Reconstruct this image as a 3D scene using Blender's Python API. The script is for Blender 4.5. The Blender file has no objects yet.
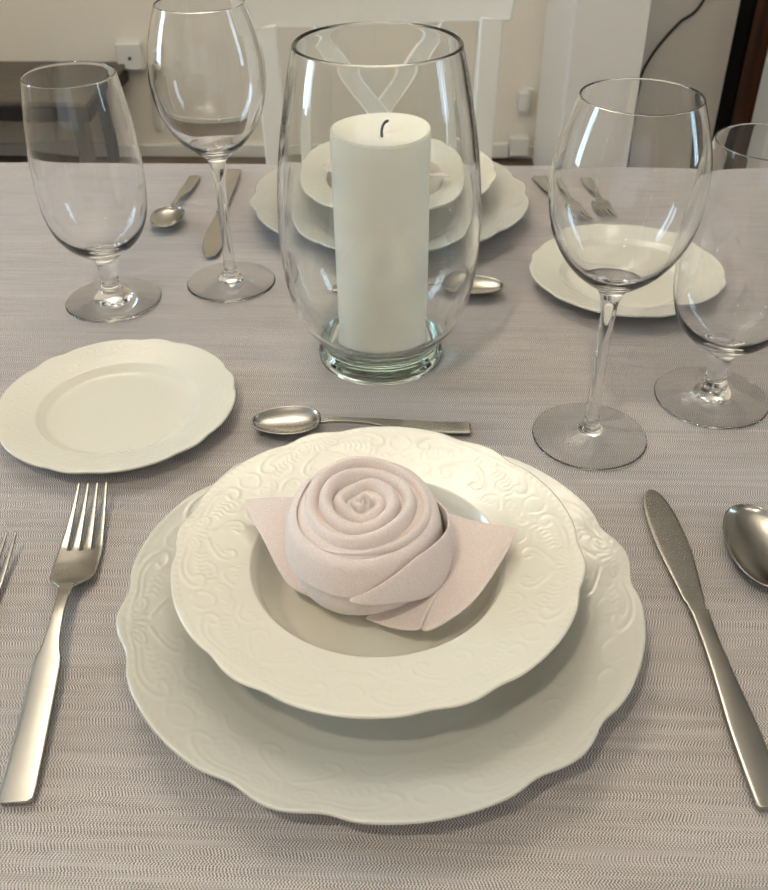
import bpy, bmesh, math, random
import numpy as np
from math import pi, sin, cos, radians as R

random.seed(4)
sc = bpy.context.scene
col = sc.collection
TZ = 0.75            # height of the table top
A = R(-2.4)          # the room and table are turned a touch against the camera

# ------------------------------------------------------------ materials
def new_mat(name):
    m = bpy.data.materials.new(name); m.use_nodes = True
    nt = m.node_tree
    return m, nt, nt.nodes['Principled BSDF']

def simple(name, color, rough=.5, metal=0., noise=0., nscale=20., bump=0., bscale=60., **kw):
    m, nt, b = new_mat(name)
    b.inputs['Base Color'].default_value = (*color, 1)
    b.inputs['Roughness'].default_value = rough
    b.inputs['Metallic'].default_value = metal
    for k, v in kw.items():
        b.inputs[k.replace('_', ' ')].default_value = v
    tc = nt.nodes.new('ShaderNodeTexCoord')
    if noise:
        n = nt.nodes.new('ShaderNodeTexNoise'); n.inputs['Scale'].default_value = nscale
        n.inputs['Detail'].default_value = 4
        nt.links.new(tc.outputs['Object'], n.inputs['Vector'])
        r = nt.nodes.new('ShaderNodeValToRGB')
        r.color_ramp.elements[0].position = .3; r.color_ramp.elements[1].position = .7
        r.color_ramp.elements[0].color = (*[c * (1 - noise) for c in color], 1)
        r.color_ramp.elements[1].color = (*[min(1, c * (1 + noise)) for c in color], 1)
        nt.links.new(n.outputs['Fac'], r.inputs['Fac'])
        nt.links.new(r.outputs['Color'], b.inputs['Base Color'])
    if bump:
        n = nt.nodes.new('ShaderNodeTexNoise'); n.inputs['Scale'].default_value = bscale
        n.inputs['Detail'].default_value = 3
        nt.links.new(tc.outputs['Object'], n.inputs['Vector'])
        bp = nt.nodes.new('ShaderNodeBump'); bp.inputs['Strength'].default_value = bump
        bp.inputs['Distance'].default_value = .002
        nt.links.new(n.outputs['Fac'], bp.inputs['Height'])
        nt.links.new(bp.outputs['Normal'], b.inputs['Normal'])
    return m

def mathn(nt, op, a, b=None):
    n = nt.nodes.new('ShaderNodeMath'); n.operation = op
    for i, v in enumerate((a, b)):
        if v is None: continue
        if isinstance(v, (int, float)): n.inputs[i].default_value = v
        else: nt.links.new(v, n.inputs[i])
    return n.outputs[0]

def cloth_material():
    m, nt, b = new_mat('woven_slub_linen')
    tc = nt.nodes.new('ShaderNodeTexCoord')
    sp = nt.nodes.new('ShaderNodeSeparateXYZ'); nt.links.new(tc.outputs['Object'], sp.inputs[0])
    x, y, z = sp.outputs
    yy = mathn(nt, 'ADD', y, mathn(nt, 'MULTIPLY', z, 1.0))
    # slow wander of the rows
    def noise(sx, sy, detail=2, scale=1.):
        mp = nt.nodes.new('ShaderNodeCombineXYZ')
        nt.links.new(mathn(nt, 'MULTIPLY', x, sx), mp.inputs[0])
        nt.links.new(mathn(nt, 'MULTIPLY', yy, sy), mp.inputs[1])
        n = nt.nodes.new('ShaderNodeTexNoise'); n.inputs['Scale'].default_value = scale
        n.inputs['Detail'].default_value = detail
        nt.links.new(mp.outputs[0], n.inputs['Vector'])
        return n.outputs['Fac']
    zig = mathn(nt, 'PINGPONG', mathn(nt, 'ADD', mathn(nt, 'MULTIPLY', yy, 1 / .0052), mathn(nt, 'MULTIPLY', noise(3, 60), 2.0)), 1.0)
    ph = mathn(nt, 'ADD', mathn(nt, 'MULTIPLY', x, 2 * pi / .00165), mathn(nt, 'MULTIPLY', zig, 8.0))
    ph = mathn(nt, 'ADD', ph, mathn(nt, 'MULTIPLY', noise(260, 420, 1), 4.5))
    warp = mathn(nt, 'SINE', ph)
    weft = mathn(nt, 'SINE', mathn(nt, 'MULTIPLY', yy, 2 * pi / .0011))
    amp = mathn(nt, 'MULTIPLY', noise(14, 420, 2), 1.0)
    amp = mathn(nt, 'MULTIPLY', mathn(nt, 'MAXIMUM', mathn(nt, 'SUBTRACT', amp, .30), 0.02), 2.6)
    dots = mathn(nt, 'MULTIPLY', mathn(nt, 'SINE', mathn(nt, 'ADD', mathn(nt, 'MULTIPLY', x, 2 * pi / .00172), mathn(nt, 'MULTIPLY', noise(2, 200), 14.))), mathn(nt, 'SINE', mathn(nt, 'MULTIPLY', yy, 2 * pi / .0019)))
    dmask = mathn(nt, 'MAXIMUM', mathn(nt, 'MULTIPLY', mathn(nt, 'SUBTRACT', noise(7, 190, 3), .40), 8.), 0.)
    dots = mathn(nt, 'MULTIPLY', dots, mathn(nt, 'MINIMUM', dmask, 1.5))
    tex = mathn(nt, 'MULTIPLY', mathn(nt, 'ADD', mathn(nt, 'ADD', warp, mathn(nt, 'MULTIPLY', weft, .35)), mathn(nt, 'MULTIPLY', dots, 1.9)), amp)   # about -1..1
    slub = mathn(nt, 'SUBTRACT', noise(9, 260, 4), .5)
    broad = mathn(nt, 'SUBTRACT', noise(3, 34, 3), .5)
    f = mathn(nt, 'ADD', mathn(nt, 'MULTIPLY', tex, .58), mathn(nt, 'MULTIPLY', slub, .42))
    f = mathn(nt, 'ADD', f, mathn(nt, 'MULTIPLY', broad, .22))
    f = mathn(nt, 'ADD', f, .5)
    r = nt.nodes.new('ShaderNodeValToRGB')
    e = r.color_ramp.elements
    e[0].position = 0.05; e[0].color = (.14, .122, .112, 1)
    e[1].position = .95; e[1].color = (.72, .67, .64, 1)
    k = e.new(.5); k.color = (.395, .368, .366, 1)
    nt.links.new(f, r.inputs['Fac'])
    nt.links.new(r.outputs['Color'], b.inputs['Base Color'])
    b.inputs['Roughness'].default_value = .62
    b.inputs['Sheen Weight'].default_value = .25
    b.inputs['Sheen Roughness'].default_value = .4
    b.inputs['Sheen Tint'].default_value = (.93, .92, 1, 1)
    b.inputs['Specular IOR Level'].default_value = .35
    bp = nt.nodes.new('ShaderNodeBump'); bp.inputs['Strength'].default_value = .5
    bp.inputs['Distance'].default_value = .0005
    nt.links.new(f, bp.inputs['Height']); nt.links.new(bp.outputs['Normal'], b.inputs['Normal'])
    return m

def napkin_material():
    m, nt, b = new_mat('blush_cotton')
    tc = nt.nodes.new('ShaderNodeTexCoord')
    n = nt.nodes.new('ShaderNodeTexNoise'); n.inputs['Scale'].default_value = 900; n.inputs['Detail'].default_value = 3
    nt.links.new(tc.outputs['Object'], n.inputs['Vector'])
    r = nt.nodes.new('ShaderNodeValToRGB')
    r.color_ramp.elements[0].position = .25; r.color_ramp.elements[0].color = (.66, .57, .54, 1)
    r.color_ramp.elements[1].position = .75; r.color_ramp.elements[1].color = (.78, .695, .665, 1)
    nt.links.new(n.outputs['Fac'], r.inputs['Fac']); nt.links.new(r.outputs['Color'], b.inputs['Base Color'])
    b.inputs['Roughness'].default_value = .85
    b.inputs['Sheen Weight'].default_value = .3
    b.inputs['Subsurface Weight'].default_value = .12
    b.inputs['Subsurface Radius'].default_value = (.004, .003, .0025)
    b.inputs['Subsurface Scale'].default_value = 1.0
    n2 = nt.nodes.new('ShaderNodeTexNoise'); n2.inputs['Scale'].default_value = 45; n2.inputs['Detail'].default_value = 2
    nt.links.new(tc.outputs['Object'], n2.inputs['Vector'])
    h = mathn(nt, 'ADD', mathn(nt, 'MULTIPLY', n.outputs['Fac'], .12), n2.outputs['Fac'])
    bp = nt.nodes.new('ShaderNodeBump'); bp.inputs['Strength'].default_value = .35
    bp.inputs['Distance'].default_value = .0015
    nt.links.new(h, bp.inputs['Height']); nt.links.new(bp.outputs['Normal'], b.inputs['Normal'])
    return m

def glass_material(name, tint, rough=0.):
    m, nt, b = new_mat(name)
    b.inputs['Base Color'].default_value = (*tint, 1)
    b.inputs['Roughness'].default_value = rough
    b.inputs['IOR'].default_value = 1.46
    b.inputs['Transmission Weight'].default_value = 1.0
    return m

def metal_material():
    m, nt, b = new_mat('worn_stainless_steel')
    b.inputs['Metallic'].default_value = 1
    tc = nt.nodes.new('ShaderNodeTexCoord')
    n = nt.nodes.new('ShaderNodeTexNoise'); n.inputs['Scale'].default_value = 60; n.inputs['Detail'].default_value = 5
    nt.links.new(tc.outputs['Object'], n.inputs['Vector'])
    r = nt.nodes.new('ShaderNodeValToRGB')
    r.color_ramp.elements[0].color = (.36, .34, .305, 1); r.color_ramp.elements[1].color = (.46, .44, .40, 1)
    nt.links.new(n.outputs['Fac'], r.inputs['Fac']); nt.links.new(r.outputs['Color'], b.inputs['Base Color'])
    rr = nt.nodes.new('ShaderNodeMapRange'); rr.inputs['To Min'].default_value = .20; rr.inputs['To Max'].default_value = .28
    nt.links.new(n.outputs['Fac'], rr.inputs['Value']); nt.links.new(rr.outputs[0], b.inputs['Roughness'])
    return m

def wood_material(name, c0, c1, rough, scale=(2, 40, 2)):
    m, nt, b = new_mat(name)
    tc = nt.nodes.new('ShaderNodeTexCoord'); mp = nt.nodes.new('ShaderNodeMapping')
    mp.inputs['Scale'].default_value = scale
    nt.links.new(tc.outputs['Object'], mp.inputs[0])
    n = nt.nodes.new('ShaderNodeTexNoise'); n.inputs['Scale'].default_value = 3; n.inputs['Detail'].default_value = 6
    nt.links.new(mp.outputs[0], n.inputs['Vector'])
    r = nt.nodes.new('ShaderNodeValToRGB')
    r.color_ramp.elements[0].position = .35; r.color_ramp.elements[0].color = (*c0, 1)
    r.color_ramp.elements[1].position = .65; r.color_ramp.elements[1].color = (*c1, 1)
    nt.links.new(n.outputs['Fac'], r.inputs['Fac']); nt.links.new(r.outputs['Color'], b.inputs['Base Color'])
    b.inputs['Roughness'].default_value = rough
    return m

M = {}
M['cloth'] = cloth_material()
M['napkin'] = napkin_material()
M['porcelain'] = simple('ivory_porcelain', (.69, .672, .585), .22, noise=.01, nscale=8, Coat_Weight=.5, Coat_Roughness=.06)
M['porcelain_cool'] = simple('white_porcelain', (.53, .527, .475), .22, noise=.01, nscale=8, Coat_Weight=.5, Coat_Roughness=.06)
M['glass'] = glass_material('clear_glass', (1, 1, 1))
M['vase_glass'] = glass_material('greenish_glass', (.99, .995, .99))
_nt = M['vase_glass'].node_tree; _va = _nt.nodes.new('ShaderNodeVolumeAbsorption')
_va.inputs['Color'].default_value = (.62, .93, .80, 1); _va.inputs['Density'].default_value = 7
_nt.links.new(_va.outputs[0], _nt.nodes['Material Output'].inputs['Volume'])
M['steel'] = metal_material()
M['wax'] = simple('ivory_wax', (.95, .925, .82), .42, noise=.02, nscale=30, bump=.25, bscale=40,
                  Subsurface_Weight=.2, Subsurface_Radius=(.02, .014, .008), Subsurface_Scale=.6)
M['wick'] = simple('burnt_wick', (.012, .011, .012), .8)
M['wall'] = simple('cream_plaster', (.84, .78, .67), .85, noise=.02, nscale=3, bump=.25, bscale=35)
M['wall_pale'] = simple('pale_plaster', (.86, .82, .76), .85, noise=.02, nscale=3, bump=.2, bscale=35)
M['ceiling'] = simple('white_ceiling', (.80, .78, .74), .9, noise=.01)
M['trim'] = simple('white_trim_paint', (.70, .68, .62), .45, noise=.01)
M['pier_daylit'] = simple('pier_daylit_white', (.93, .92, .90), .5, noise=.005)  # whiter than the pier, in place of daylight on its left face
M['chair'] = simple('white_lacquer', (.92, .90, .83), .4, noise=.012, nscale=6)
M['plastic'] = simple('white_plastic', (.74, .72, .66), .4, noise=.01)
M['floor'] = wood_material('brown_floor_boards', (.10, .07, .045), (.18, .13, .085), .45, (1.5, 20, 1))
M['bench'] = wood_material('weathered_dark_wood', (.075, .062, .048), (.12, .10, .078), .5, (2, 30, 2))
M['bench_dark'] = simple('black_bench_edge', (.012, .010, .009), .6, noise=.1)
M['mahogany'] = wood_material('dark_mahogany', (.035, .016, .008), (.10, .034, .014), .35, (20, 20, 1.2))
M['casing_shade'] = simple('casing_shade_black', (.003, .0025, .002), .9, Specular_IOR_Level=.1)  # casing edge; its shade is put into the near-black colour
M['tabletop'] = wood_material('table_wood', (.25, .16, .09), (.35, .23, .13), .5)
M['cable'] = simple('grey_cable', (.035, .033, .03), .6)
M['fabric_shade'] = simple('lamp_shade_white', (.8, .77, .7), .7)

# ------------------------------------------------------------ object helpers
def link_mesh(name, verts, faces, mat, parent=None, smooth=True):
    me = bpy.data.meshes.new(name)
    me.from_pydata([tuple(map(float, v)) for v in verts], [], [tuple(map(int, f)) for f in faces])
    me.update()
    if smooth:
        me.polygons.foreach_set('use_smooth', [True] * len(me.polygons))
    o = bpy.data.objects.new(name, me); col.objects.link(o)
    me.materials.append(M[mat])
    if parent: o.parent = parent
    return o

def from_bm(name, bm, mat, parent=None, smooth=False):
    bmesh.ops.recalc_face_normals(bm, faces=bm.faces)
    me = bpy.data.meshes.new(name); bm.to_mesh(me); bm.free()
    me.polygons.foreach_set('use_smooth', [smooth] * len(me.polygons))
    o = bpy.data.objects.new(name, me); col.objects.link(o)
    me.materials.append(M[mat])
    if parent: o.parent = parent
    return o

def box(bm, x0, x1, y0, y1, z0, z1, bev=0.):
    r = bmesh.ops.create_cube(bm, size=1)
    vs = r['verts']
    for v in vs:
        v.co.x = x0 if v.co.x < 0 else x1
        v.co.y = y0 if v.co.y < 0 else y1
        v.co.z = z0 if v.co.z < 0 else z1
    if bev:
        es = list({e for v in vs for e in v.link_edges})
        bmesh.ops.bevel(bm, geom=es, offset=bev, segments=2, affect='EDGES', profile=.5)
    return bm

def bar(bm, p, q, w, t, bev=.003):
    """a flat bar from p to q, w wide in the plane x/z, t deep in y"""
    r = bmesh.ops.create_cube(bm, size=1)
    d = [q[i] - p[i] for i in range(3)]
    L = math.sqrt(sum(c * c for c in d))
    from mathutils import Vector, Matrix
    zx = Vector(d).normalized(); yx = Vector((0, 1, 0)); xx = yx.cross(zx).normalized(); yx = zx.cross(xx)
    mid = Vector([(p[i] + q[i]) / 2 for i in range(3)])
    for v in r['verts']:
        c = v.co.copy()
        v.co = mid + xx * (c.x * w) + yx * (c.y * t) + zx * (c.z * L)
    es = list({e for v in r['verts'] for e in v.link_edges})
    bmesh.ops.bevel(bm, geom=es, offset=bev, segments=2, affect='EDGES', profile=.5)
    return bm

def tube(pts, rad, n=10):
    """verts, faces of a capped tube through pts; rad a number or list"""
    P = [np.array(p, float) for p in pts]
    rr = rad if hasattr(rad, '__len__') else [rad] * len(P)
    vs, fs = [], []
    up = np.array([.13, .2, .97])
    for i, p in enumerate(P):
        t = P[min(i + 1, len(P) - 1)] - P[max(i - 1, 0)]; t /= np.linalg.norm(t)
        a = np.cross(t, up); a /= np.linalg.norm(a); b = np.cross(t, a)
        for k in range(n):
            g = 2 * pi * k / n
            vs.append(p + rr[i] * (cos(g) * a + sin(g) * b))
    for i in range(len(P) - 1):
        for k in range(n):
            k2 = (k + 1) % n
            fs.append((i * n + k, i * n + k2, (i + 1) * n + k2, (i + 1) * n + k))
    fs.append(tuple(range(n - 1, -1, -1))); fs.append(tuple((len(P) - 1) * n + k for k in range(n)))
    return vs, fs

def crom(pts, n=6):
    """smooth curve through points"""
    P = np.array(pts, float); out = []
    Q = np.vstack([2 * P[0] - P[1], P, 2 * P[-1] - P[-2]])
    for i in range(len(P) - 1):
        p0, p1, p2, p3 = Q[i:i + 4]
        for k in range(n):
            t = k / n
            out.append(.5 * ((2 * p1) + (-p0 + p2) * t + (2 * p0 - 5 * p1 + 4 * p2 - p3) * t * t + (-p0 + 3 * p1 - 3 * p2 + p3) * t ** 3))
    out.append(P[-1])
    return np.array(out)

def lathe(prof, n=96):
    """closed of revolution; prof runs from axis to axis"""
    prof = [tuple(p) for p in prof]
    vs, fs = [], []
    rings = []
    for (r, z) in prof:
        if r < 1e-6:
            rings.append([len(vs)]); vs.append((0, 0, z))
        else:
            rings.append(list(range(len(vs), len(vs) + n)))
            for k in range(n):
                a = 2 * pi * k / n
                vs.append((r * cos(a), r * sin(a), z))
    for a, b in zip(rings, rings[1:]):
        for k in range(n):
            k2 = (k + 1) % n
            if len(a) == 1 and len(b) == 1: continue
            if len(a) == 1: fs.append((a[0], b[k2], b[k]))
            elif len(b) == 1: fs.append((a[k], a[k2], b[0]))
            else: fs.append((a[k], a[k2], b[k2], b[k]))
    return vs, fs

def tag(o, label=None, cat=None, group=None, kind=None):
    if label: o['label'] = label
    if cat: o['category'] = cat
    if group: o['group'] = group
    if kind: o['kind'] = kind
    return o

def empty(name, loc=(0, 0, 0), rz=0.):
    o = bpy.data.objects.new(name, None); col.objects.link(o)
    o.empty_display_size = .03
    o.location = loc; o.rotation_euler = (0, 0, rz)
    return o

def copy_tree(o, parent=None):
    c = o.copy(); col.objects.link(c); c.parent = parent
    for ch in [k for k in bpy.data.objects if k.parent == o]:
        copy_tree(ch, c)
    return c

def struct(o, rot=True):
    o['kind'] = 'structure'
    if rot: o.rotation_euler = (0, 0, A)
    return o

def room(x, y, z=0.):
    return (x * cos(A) - y * sin(A), x * sin(A) + y * cos(A), z)

def unroom(x, y):
    return (x * cos(A) + y * sin(A), -x * sin(A) + y * cos(A))

# ------------------------------------------------------------ room shell (room frame)
XL, XR, YB, YF, ZC = -2.3, 2.5, -2.4, 3.22, 2.6
def slab(name, *a, mat='wall', **k):
    bm = bmesh.new(); box(bm, *a); return struct(from_bm(name, bm, mat))
slab('floor', XL - .1, XR + .1, YB - .1, YF + .1, -.1, 0, mat='floor')
slab('ceiling', XL - .1, XR + .1, YB - .1, YF + .1, ZC, ZC + .1, mat='ceiling')
slab('wall_far', XL - .1, XR + .1, YF, YF + .1, 0, ZC)


def wall_with_window(name, wname, x0, x1, y0, y1, wy0, wy1, wz0, wz1, inner):
    bm = bmesh.new()
    box(bm, x0, x1, y0, wy0, 0, ZC); box(bm, x0, x1, wy1, y1, 0, ZC)
    box(bm, x0, x1, wy0, wy1, 0, wz0); box(bm, x0, x1, wy0, wy1, wz1, ZC)
    struct(from_bm(name, bm, 'wall'))
    f = bmesh.new()
    xa, xb = (x0 + x1) / 2 - .025, (x0 + x1) / 2 + .025
    t = .05
    box(f, xa, xb, wy0, wy0 + t, wz0, wz1); box(f, xa, xb, wy1 - t, wy1, wz0, wz1)
    box(f, xa, xb, wy0 + t, wy1 - t, wz0, wz0 + t); box(f, xa, xb, wy0 + t, wy1 - t, wz1 - t, wz1)
    c = (wy0 + wy1) / 2
    box(f, xa, xb, c - .025, c + .025, wz0 + t, wz1 - t)
    struct(from_bm(wname, f, 'trim'))
wall_with_window('wall_left', 'window_1', XL - .1, XL, YB, YF, .60, 1.10, .8, 2.2, 1)
wall_with_window('wall_right', 'window_2', XR, XR + .1, YB, YF, .45, .85, .8, 2.2, -1)

bm = bmesh.new(); WX0, WX1 = -1.5, .9  # unseen window opening, added for fill light on upright fronts
box(bm, XL - .1, WX0, YB - .1, YB, 0, ZC); box(bm, WX1, XR + .1, YB - .1, YB, 0, ZC)
box(bm, WX0, WX1, YB - .1, YB, 0, .8); box(bm, WX0, WX1, YB - .1, YB, 2.2, ZC)
struct(from_bm('wall_back', bm, 'wall'))
f = bmesh.new()
for q in (WX0, (WX0 + WX1) / 2 - .025, WX1 - .05): box(f, q, q + .05, YB - .075, YB - .025, .8, 2.2)
box(f, WX0 + .05, WX1 - .05, YB - .074, YB - .026, .8, .85); box(f, WX0 + .05, WX1 - .05, YB - .074, YB - .026, 2.15, 2.2)
struct(from_bm('fill_window', f, 'trim'))
bm = bmesh.new(); box(bm, XL, .52, YF - .014, YF, 0, .042, .003)
struct(from_bm('baseboard_far', bm, 'trim'))

# projecting pier and shallower wall on the right
px0, py0 = unroom(.512, 2.62)
px1, _ = unroom(.70, 2.62)
slab('wall_pier', px0, px1, py0, YF, 0, ZC, mat='wall_pale')
slab('wall_recess', px1, XR, 2.98, YF, 0, ZC, mat='wall_pale')

slab('pier_daylit_face', px0 - .012, px0 - .0005, py0 + .0, YF - .02, 0, 2.2, mat='pier_daylit')  # slab added on the pier's left face; its daylight is in the colour
# dark wooden door beside the recess, white casing in front of it
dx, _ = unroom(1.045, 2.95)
d = bmesh.new(); box(d, dx, dx + .012, 2.86, 2.978, 0, 2.15, .003)  # side of the casing, coloured black as its shade
dr = struct(from_bm('door_1', d, 'casing_shade'))
d = bmesh.new(); box(d, dx + .0125, dx + .95, 2.868, 2.975, 0, 2.12, .004)
leaf = from_bm('door_leaf', d, 'mahogany', dr)
d = bmesh.new(); box(d, dx + .09, dx + .40, 2.858, 2.868, .15, .95, .004); box(d, dx + .09, dx + .40, 2.858, 2.868, 1.1, 2.0, .004)
from_bm('door_panel', d, 'mahogany', dr)
wx, _ = unroom(1.085, 2.72)
slab('trim_1', wx, wx + .16, 2.66, 2.80, 0, 2.2, mat='trim')

# ------------------------------------------------------------ background things
# low dark bench against the far wall
bx, by, _ = room(-1.525, YF - .235)
t = empty('low_bench', (bx, by, 0), A)
tag(t, 'low dark wooden bench against the cream wall behind the water goblet', 'bench')
bm = bmesh.new(); box(bm, -.60, .55, -.21, .22, .306, .322, .004); from_bm('bench_top', bm, 'bench', t)
bm = bmesh.new(); box(bm, -.598, .548, -.208, .215, .262, .3055, .003); from_bm('apron', bm, 'bench_dark', t)
for sx in (-.56, .47):
    for sy in (-.19, .14):
        bm = bmesh.new(); box(bm, sx, sx + .05, sy, sy + .05, 0, .2615, .003); from_bm('leg', bm, 'bench_dark', t)

# plug-in adapter above the bench end, with its socket and the thin cable cover below
ax, _ = unroom(-.82, 3.25)
t = empty('plug_in_adapter', room(ax, YF - .001, .343), A)
tag(t, 'square white plug-in box on the cream wall above the bench end', 'adapter')
bm = bmesh.new(); box(bm, -.045, .040, -.045, -.004, -.043, .043, .006); from_bm('body', bm, 'plastic', t)
bm = bmesh.new(); box(bm, -.043, .038, -.004, 0, -.041, .041, .001); from_bm('wall_plate', bm, 'plastic', t)
v, f = tube([(0, -.0452, -.004), (0, -.047, -.004)], .006, 12); link_mesh('sensor_hole', v, f, 'cable', t)
t = tag(from_bm('cable_cover', box(bmesh.new(), ax + .04, ax + .062, YF - .010, YF - .0005, .09, .27, .002), 'plastic'), 'narrow white cable cover running down the wall below the plug-in box', 'cable cover')
t.rotation_euler = (0, 0, A)

# small white plug on the right, and a white junction box near the floor below it
qx, _ = unroom(.478, 3.2)
t = empty('wall_plug', room(qx, YF - .001, .205), A)
tag(t, 'small white plug in a wall socket beside the white pier', 'plug')
bm = bmesh.new(); box(bm, -.022, .014, -.05, -.006, -.032, .030, .006); from_bm('plug_body', bm, 'plastic', t)
bm = bmesh.new(); box(bm, -.012, .030, -.006, 0, -.06, .030, .001); from_bm('socket_plate', bm, 'plastic', t)
t = empty('junction_box', room(qx - .03, YF - .0145, .013), A)
tag(t, 'white junction box low on the wall below the small plug', 'box')
bm = bmesh.new(); box(bm, -.09, -.012, -.03, 0, 0, .05, .005); from_bm('lower_box', bm, 'plastic', t)
bm = bmesh.new(); box(bm, -.010, .055, -.04, 0, .01, .075, .005); from_bm('upper_box', bm, 'plastic', t)

# hanging cable on the recessed wall
c = crom([(1.0, 2.965, .75), (.9363, 2.965, .5527), (.8818, 2.965, .4985), (.838, 2.965, .443), (.806, 2.965, .386), (.790, 2.965, .33), (.787, 2.965, .25), (.79, 2.965, .12), (.795, 2.965, .006)], 8)
pts = []
for p in c:
    xr, yr = unroom(p[0], p[1]); pts.append((xr, 2.972, p[2]))
v, f = tube(pts, .0042, 8)
t = link_mesh('hanging_cable', v, f, 'cable'); t.rotation_euler = (0, 0, A)
tag(t, 'thin dark cable curving down the grey recessed wall', 'cable')

# ------------------------------------------------------------ chair opposite
def chair():
    t = empty('dining_chair', room(-.065, 1.50, 0), A + R(9))
    tag(t, 'white wooden chair with crossed back bars across the table', 'chair')
    # local frame: back at y=0, seat towards -y
    bm = bmesh.new()
    n = 12
    vs, fs = [], []
    for i in range(n + 1):
        u = -1 + 2 * i / n
        y = .022 * (1 - u * u); x = .206 * u
        lo = .826 + .004 * u * u; hi = .945 - .012 * u * u
        sl = .010 * u if abs(u) == 1 else 0
        for (yy, zz, xs) in ((y - .012, lo, x * .975), (y + .012, lo, x * .975), (y + .012, hi, x * 1.03), (y - .012, hi, x * 1.03)):
            vs.append((xs, yy, zz))
    for i in range(n):
        for k in range(4):
            k2 = (k + 1) % 4
            fs.append((i * 4 + k, i * 4 + k2, (i + 1) * 4 + k2, (i + 1) * 4 + k))
    fs.append((3, 2, 1, 0)); fs.append(tuple(n * 4 + k for k in range(4)))
    o = link_mesh('top_rail', vs, fs, 'chair', t, smooth=False)
    bv = o.modifiers.new('bevel', 'BEVEL'); bv.width = .003; bv.segments = 2
    for s in (-1, 1):
        bm = bmesh.new(); bar(bm, (s * .163, .0, .445), (s * .172, .004, .835), .036, .022); bar(bm, (s * .163, 0, .448), (s * .168, .03, .0), .036, .03)
        from_bm('rear_leg', bm, 'chair', t)
        bm = bmesh.new(); bar(bm, (s * .185, -.37, .43), (s * .185, -.37, 0), .036, .036); from_bm('front_leg', bm, 'chair', t)
    bm = bmesh.new(); bar(bm, (-.108, -.004, .818), (.122, -.004, .545), .030, .010); from_bm('cross_bar', bm, 'chair', t)
    bm = bmesh.new(); bar(bm, (.108, .007, .818), (-.122, .007, .545), .030, .010); from_bm('cross_bar', bm, 'chair', t)
    bm = bmesh.new(); bar(bm, (-.15, .0, .515), (.15, .0, .515), .04, .016); from_bm('lower_rail', bm, 'chair', t)
    bm = bmesh.new(); box(bm, -.215, .215, -.40, -.018, .43, .46, .01); from_bm('seat', bm, 'chair', t)
    bm = bmesh.new(); bar(bm, (-.17, -.37, .39), (.17, -.37, .39), .05, .018); from_bm('apron', bm, 'chair', t)
    bm = bmesh.new(); bar(bm, (-.15, 0, .39), (.15, 0, .39), .05, .018); from_bm('apron', bm, 'chair', t)
chair()

# ------------------------------------------------------------ table and cloth
TY0, TY1, TX = .165, 1.136, .70
t = empty('dining_table', (0, 0, 0), A)
tag(t, 'rectangular wooden dining table hidden under the linen tablecloth', 'table')
bm = bmesh.new(); box(bm, -TX, TX, TY0 + .004, TY1 - .004, .715, .747, .004); from_bm('tabletop', bm, 'tabletop', t)
for sx in (-TX + .06, TX - .12):
    for sy in (TY0 + .05, TY1 - .12):
        bm = bmesh.new(); box(bm, sx, sx + .06, sy, sy + .06, 0, .715, .004); from_bm('leg', bm, 'tabletop', t)

def tablecloth():
    nx, ny = 140, 90
    vs, fs = [], []
    hx, hy = TX + .004, (TY1 - TY0) / 2 + .004
    cy = (TY0 + TY1) / 2
    drop = .26
    # rings outwards from the edge of the top, down the skirt
    def edge_pt(s):      # s in 0..1 around a rounded rectangle
        rr = .03
        segs = [(2 * hx - 2 * rr), pi / 2 * rr, (2 * hy - 2 * rr), pi / 2 * rr] * 2
        L = sum(segs); d = s * L
        cx_ = [(-hx + rr, -hy, 1, 0), None, (hx, -hy + rr, 0, 1), None, (hx - rr, hy, -1, 0), None, (-hx, hy - rr, 0, -1), None]
        arcs = {1: (hx - rr, -hy + rr, -pi / 2), 3: (hx - rr, hy - rr, 0), 5: (-hx + rr, hy - rr, pi / 2), 7: (-hx + rr, -hy + rr, pi)}
        for i, sg in enumerate(segs):
            if d <= sg or i == 7:
                if i in arcs:
                    ax_, ay_, a0 = arcs[i]; a = a0 + (d / sg) * pi / 2
                    return ax_ + rr * cos(a), ay_ + rr * sin(a), cos(a), sin(a)
                p = cx_[i]
                return p[0] + p[2] * d, p[1] + p[3] * d, p[3], -p[2]
            d -= sg
    N = 720
    ring0 = [edge_pt(k / N) for k in range(N)]
    prof = [(-.006, 0), (-.003, -.0002), (-.001, -.001), (.0, -.0022), (.0004, -.0045), (.0008, -.012), (.002, -.04), (.004, -.09), (.007, -.15), (.010, -.21), (.012, -drop)]
    # concentric flat rings inside
    for q, (o_, dz) in enumerate(prof):
        for k, (x, y, nx_, ny_) in enumerate(ring0):
            fold = max(0., -dz - .01) / drop
            w = (.5 + .5 * sin(k / N * 2 * pi * 38 + 1.3 * sin(k / N * 2 * pi * 7))) * .035 * fold
            vs.append((x + nx_ * (o_ + w), cy + y + ny_ * (o_ + w), TZ + dz))
    nr = len(prof)
    for q in range(nr - 1):
        for k in range(N):
            k2 = (k + 1) % N
            fs.append((q * N + k, (q + 1) * N + k, (q + 1) * N + k2, q * N + k2))
    fs.append(tuple(range(N)))
    o = link_mesh('tablecloth', vs, fs, 'cloth')
    o.data.polygons[len(fs) - 1].use_smooth = False
    sd = o.modifiers.new('cloth_thickness', 'SOLIDIFY'); sd.thickness = .0009; sd.offset = -1
    # make sure the top faces up
    o.data.update()
    if o.data.polygons[len(fs) - 1].normal.z < 0:
        o.data.flip_normals()
    o.rotation_euler = (0, 0, A)
    tag(o, 'greyish lilac slub linen tablecloth covering the whole dining table', 'tablecloth')
tablecloth()

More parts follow.
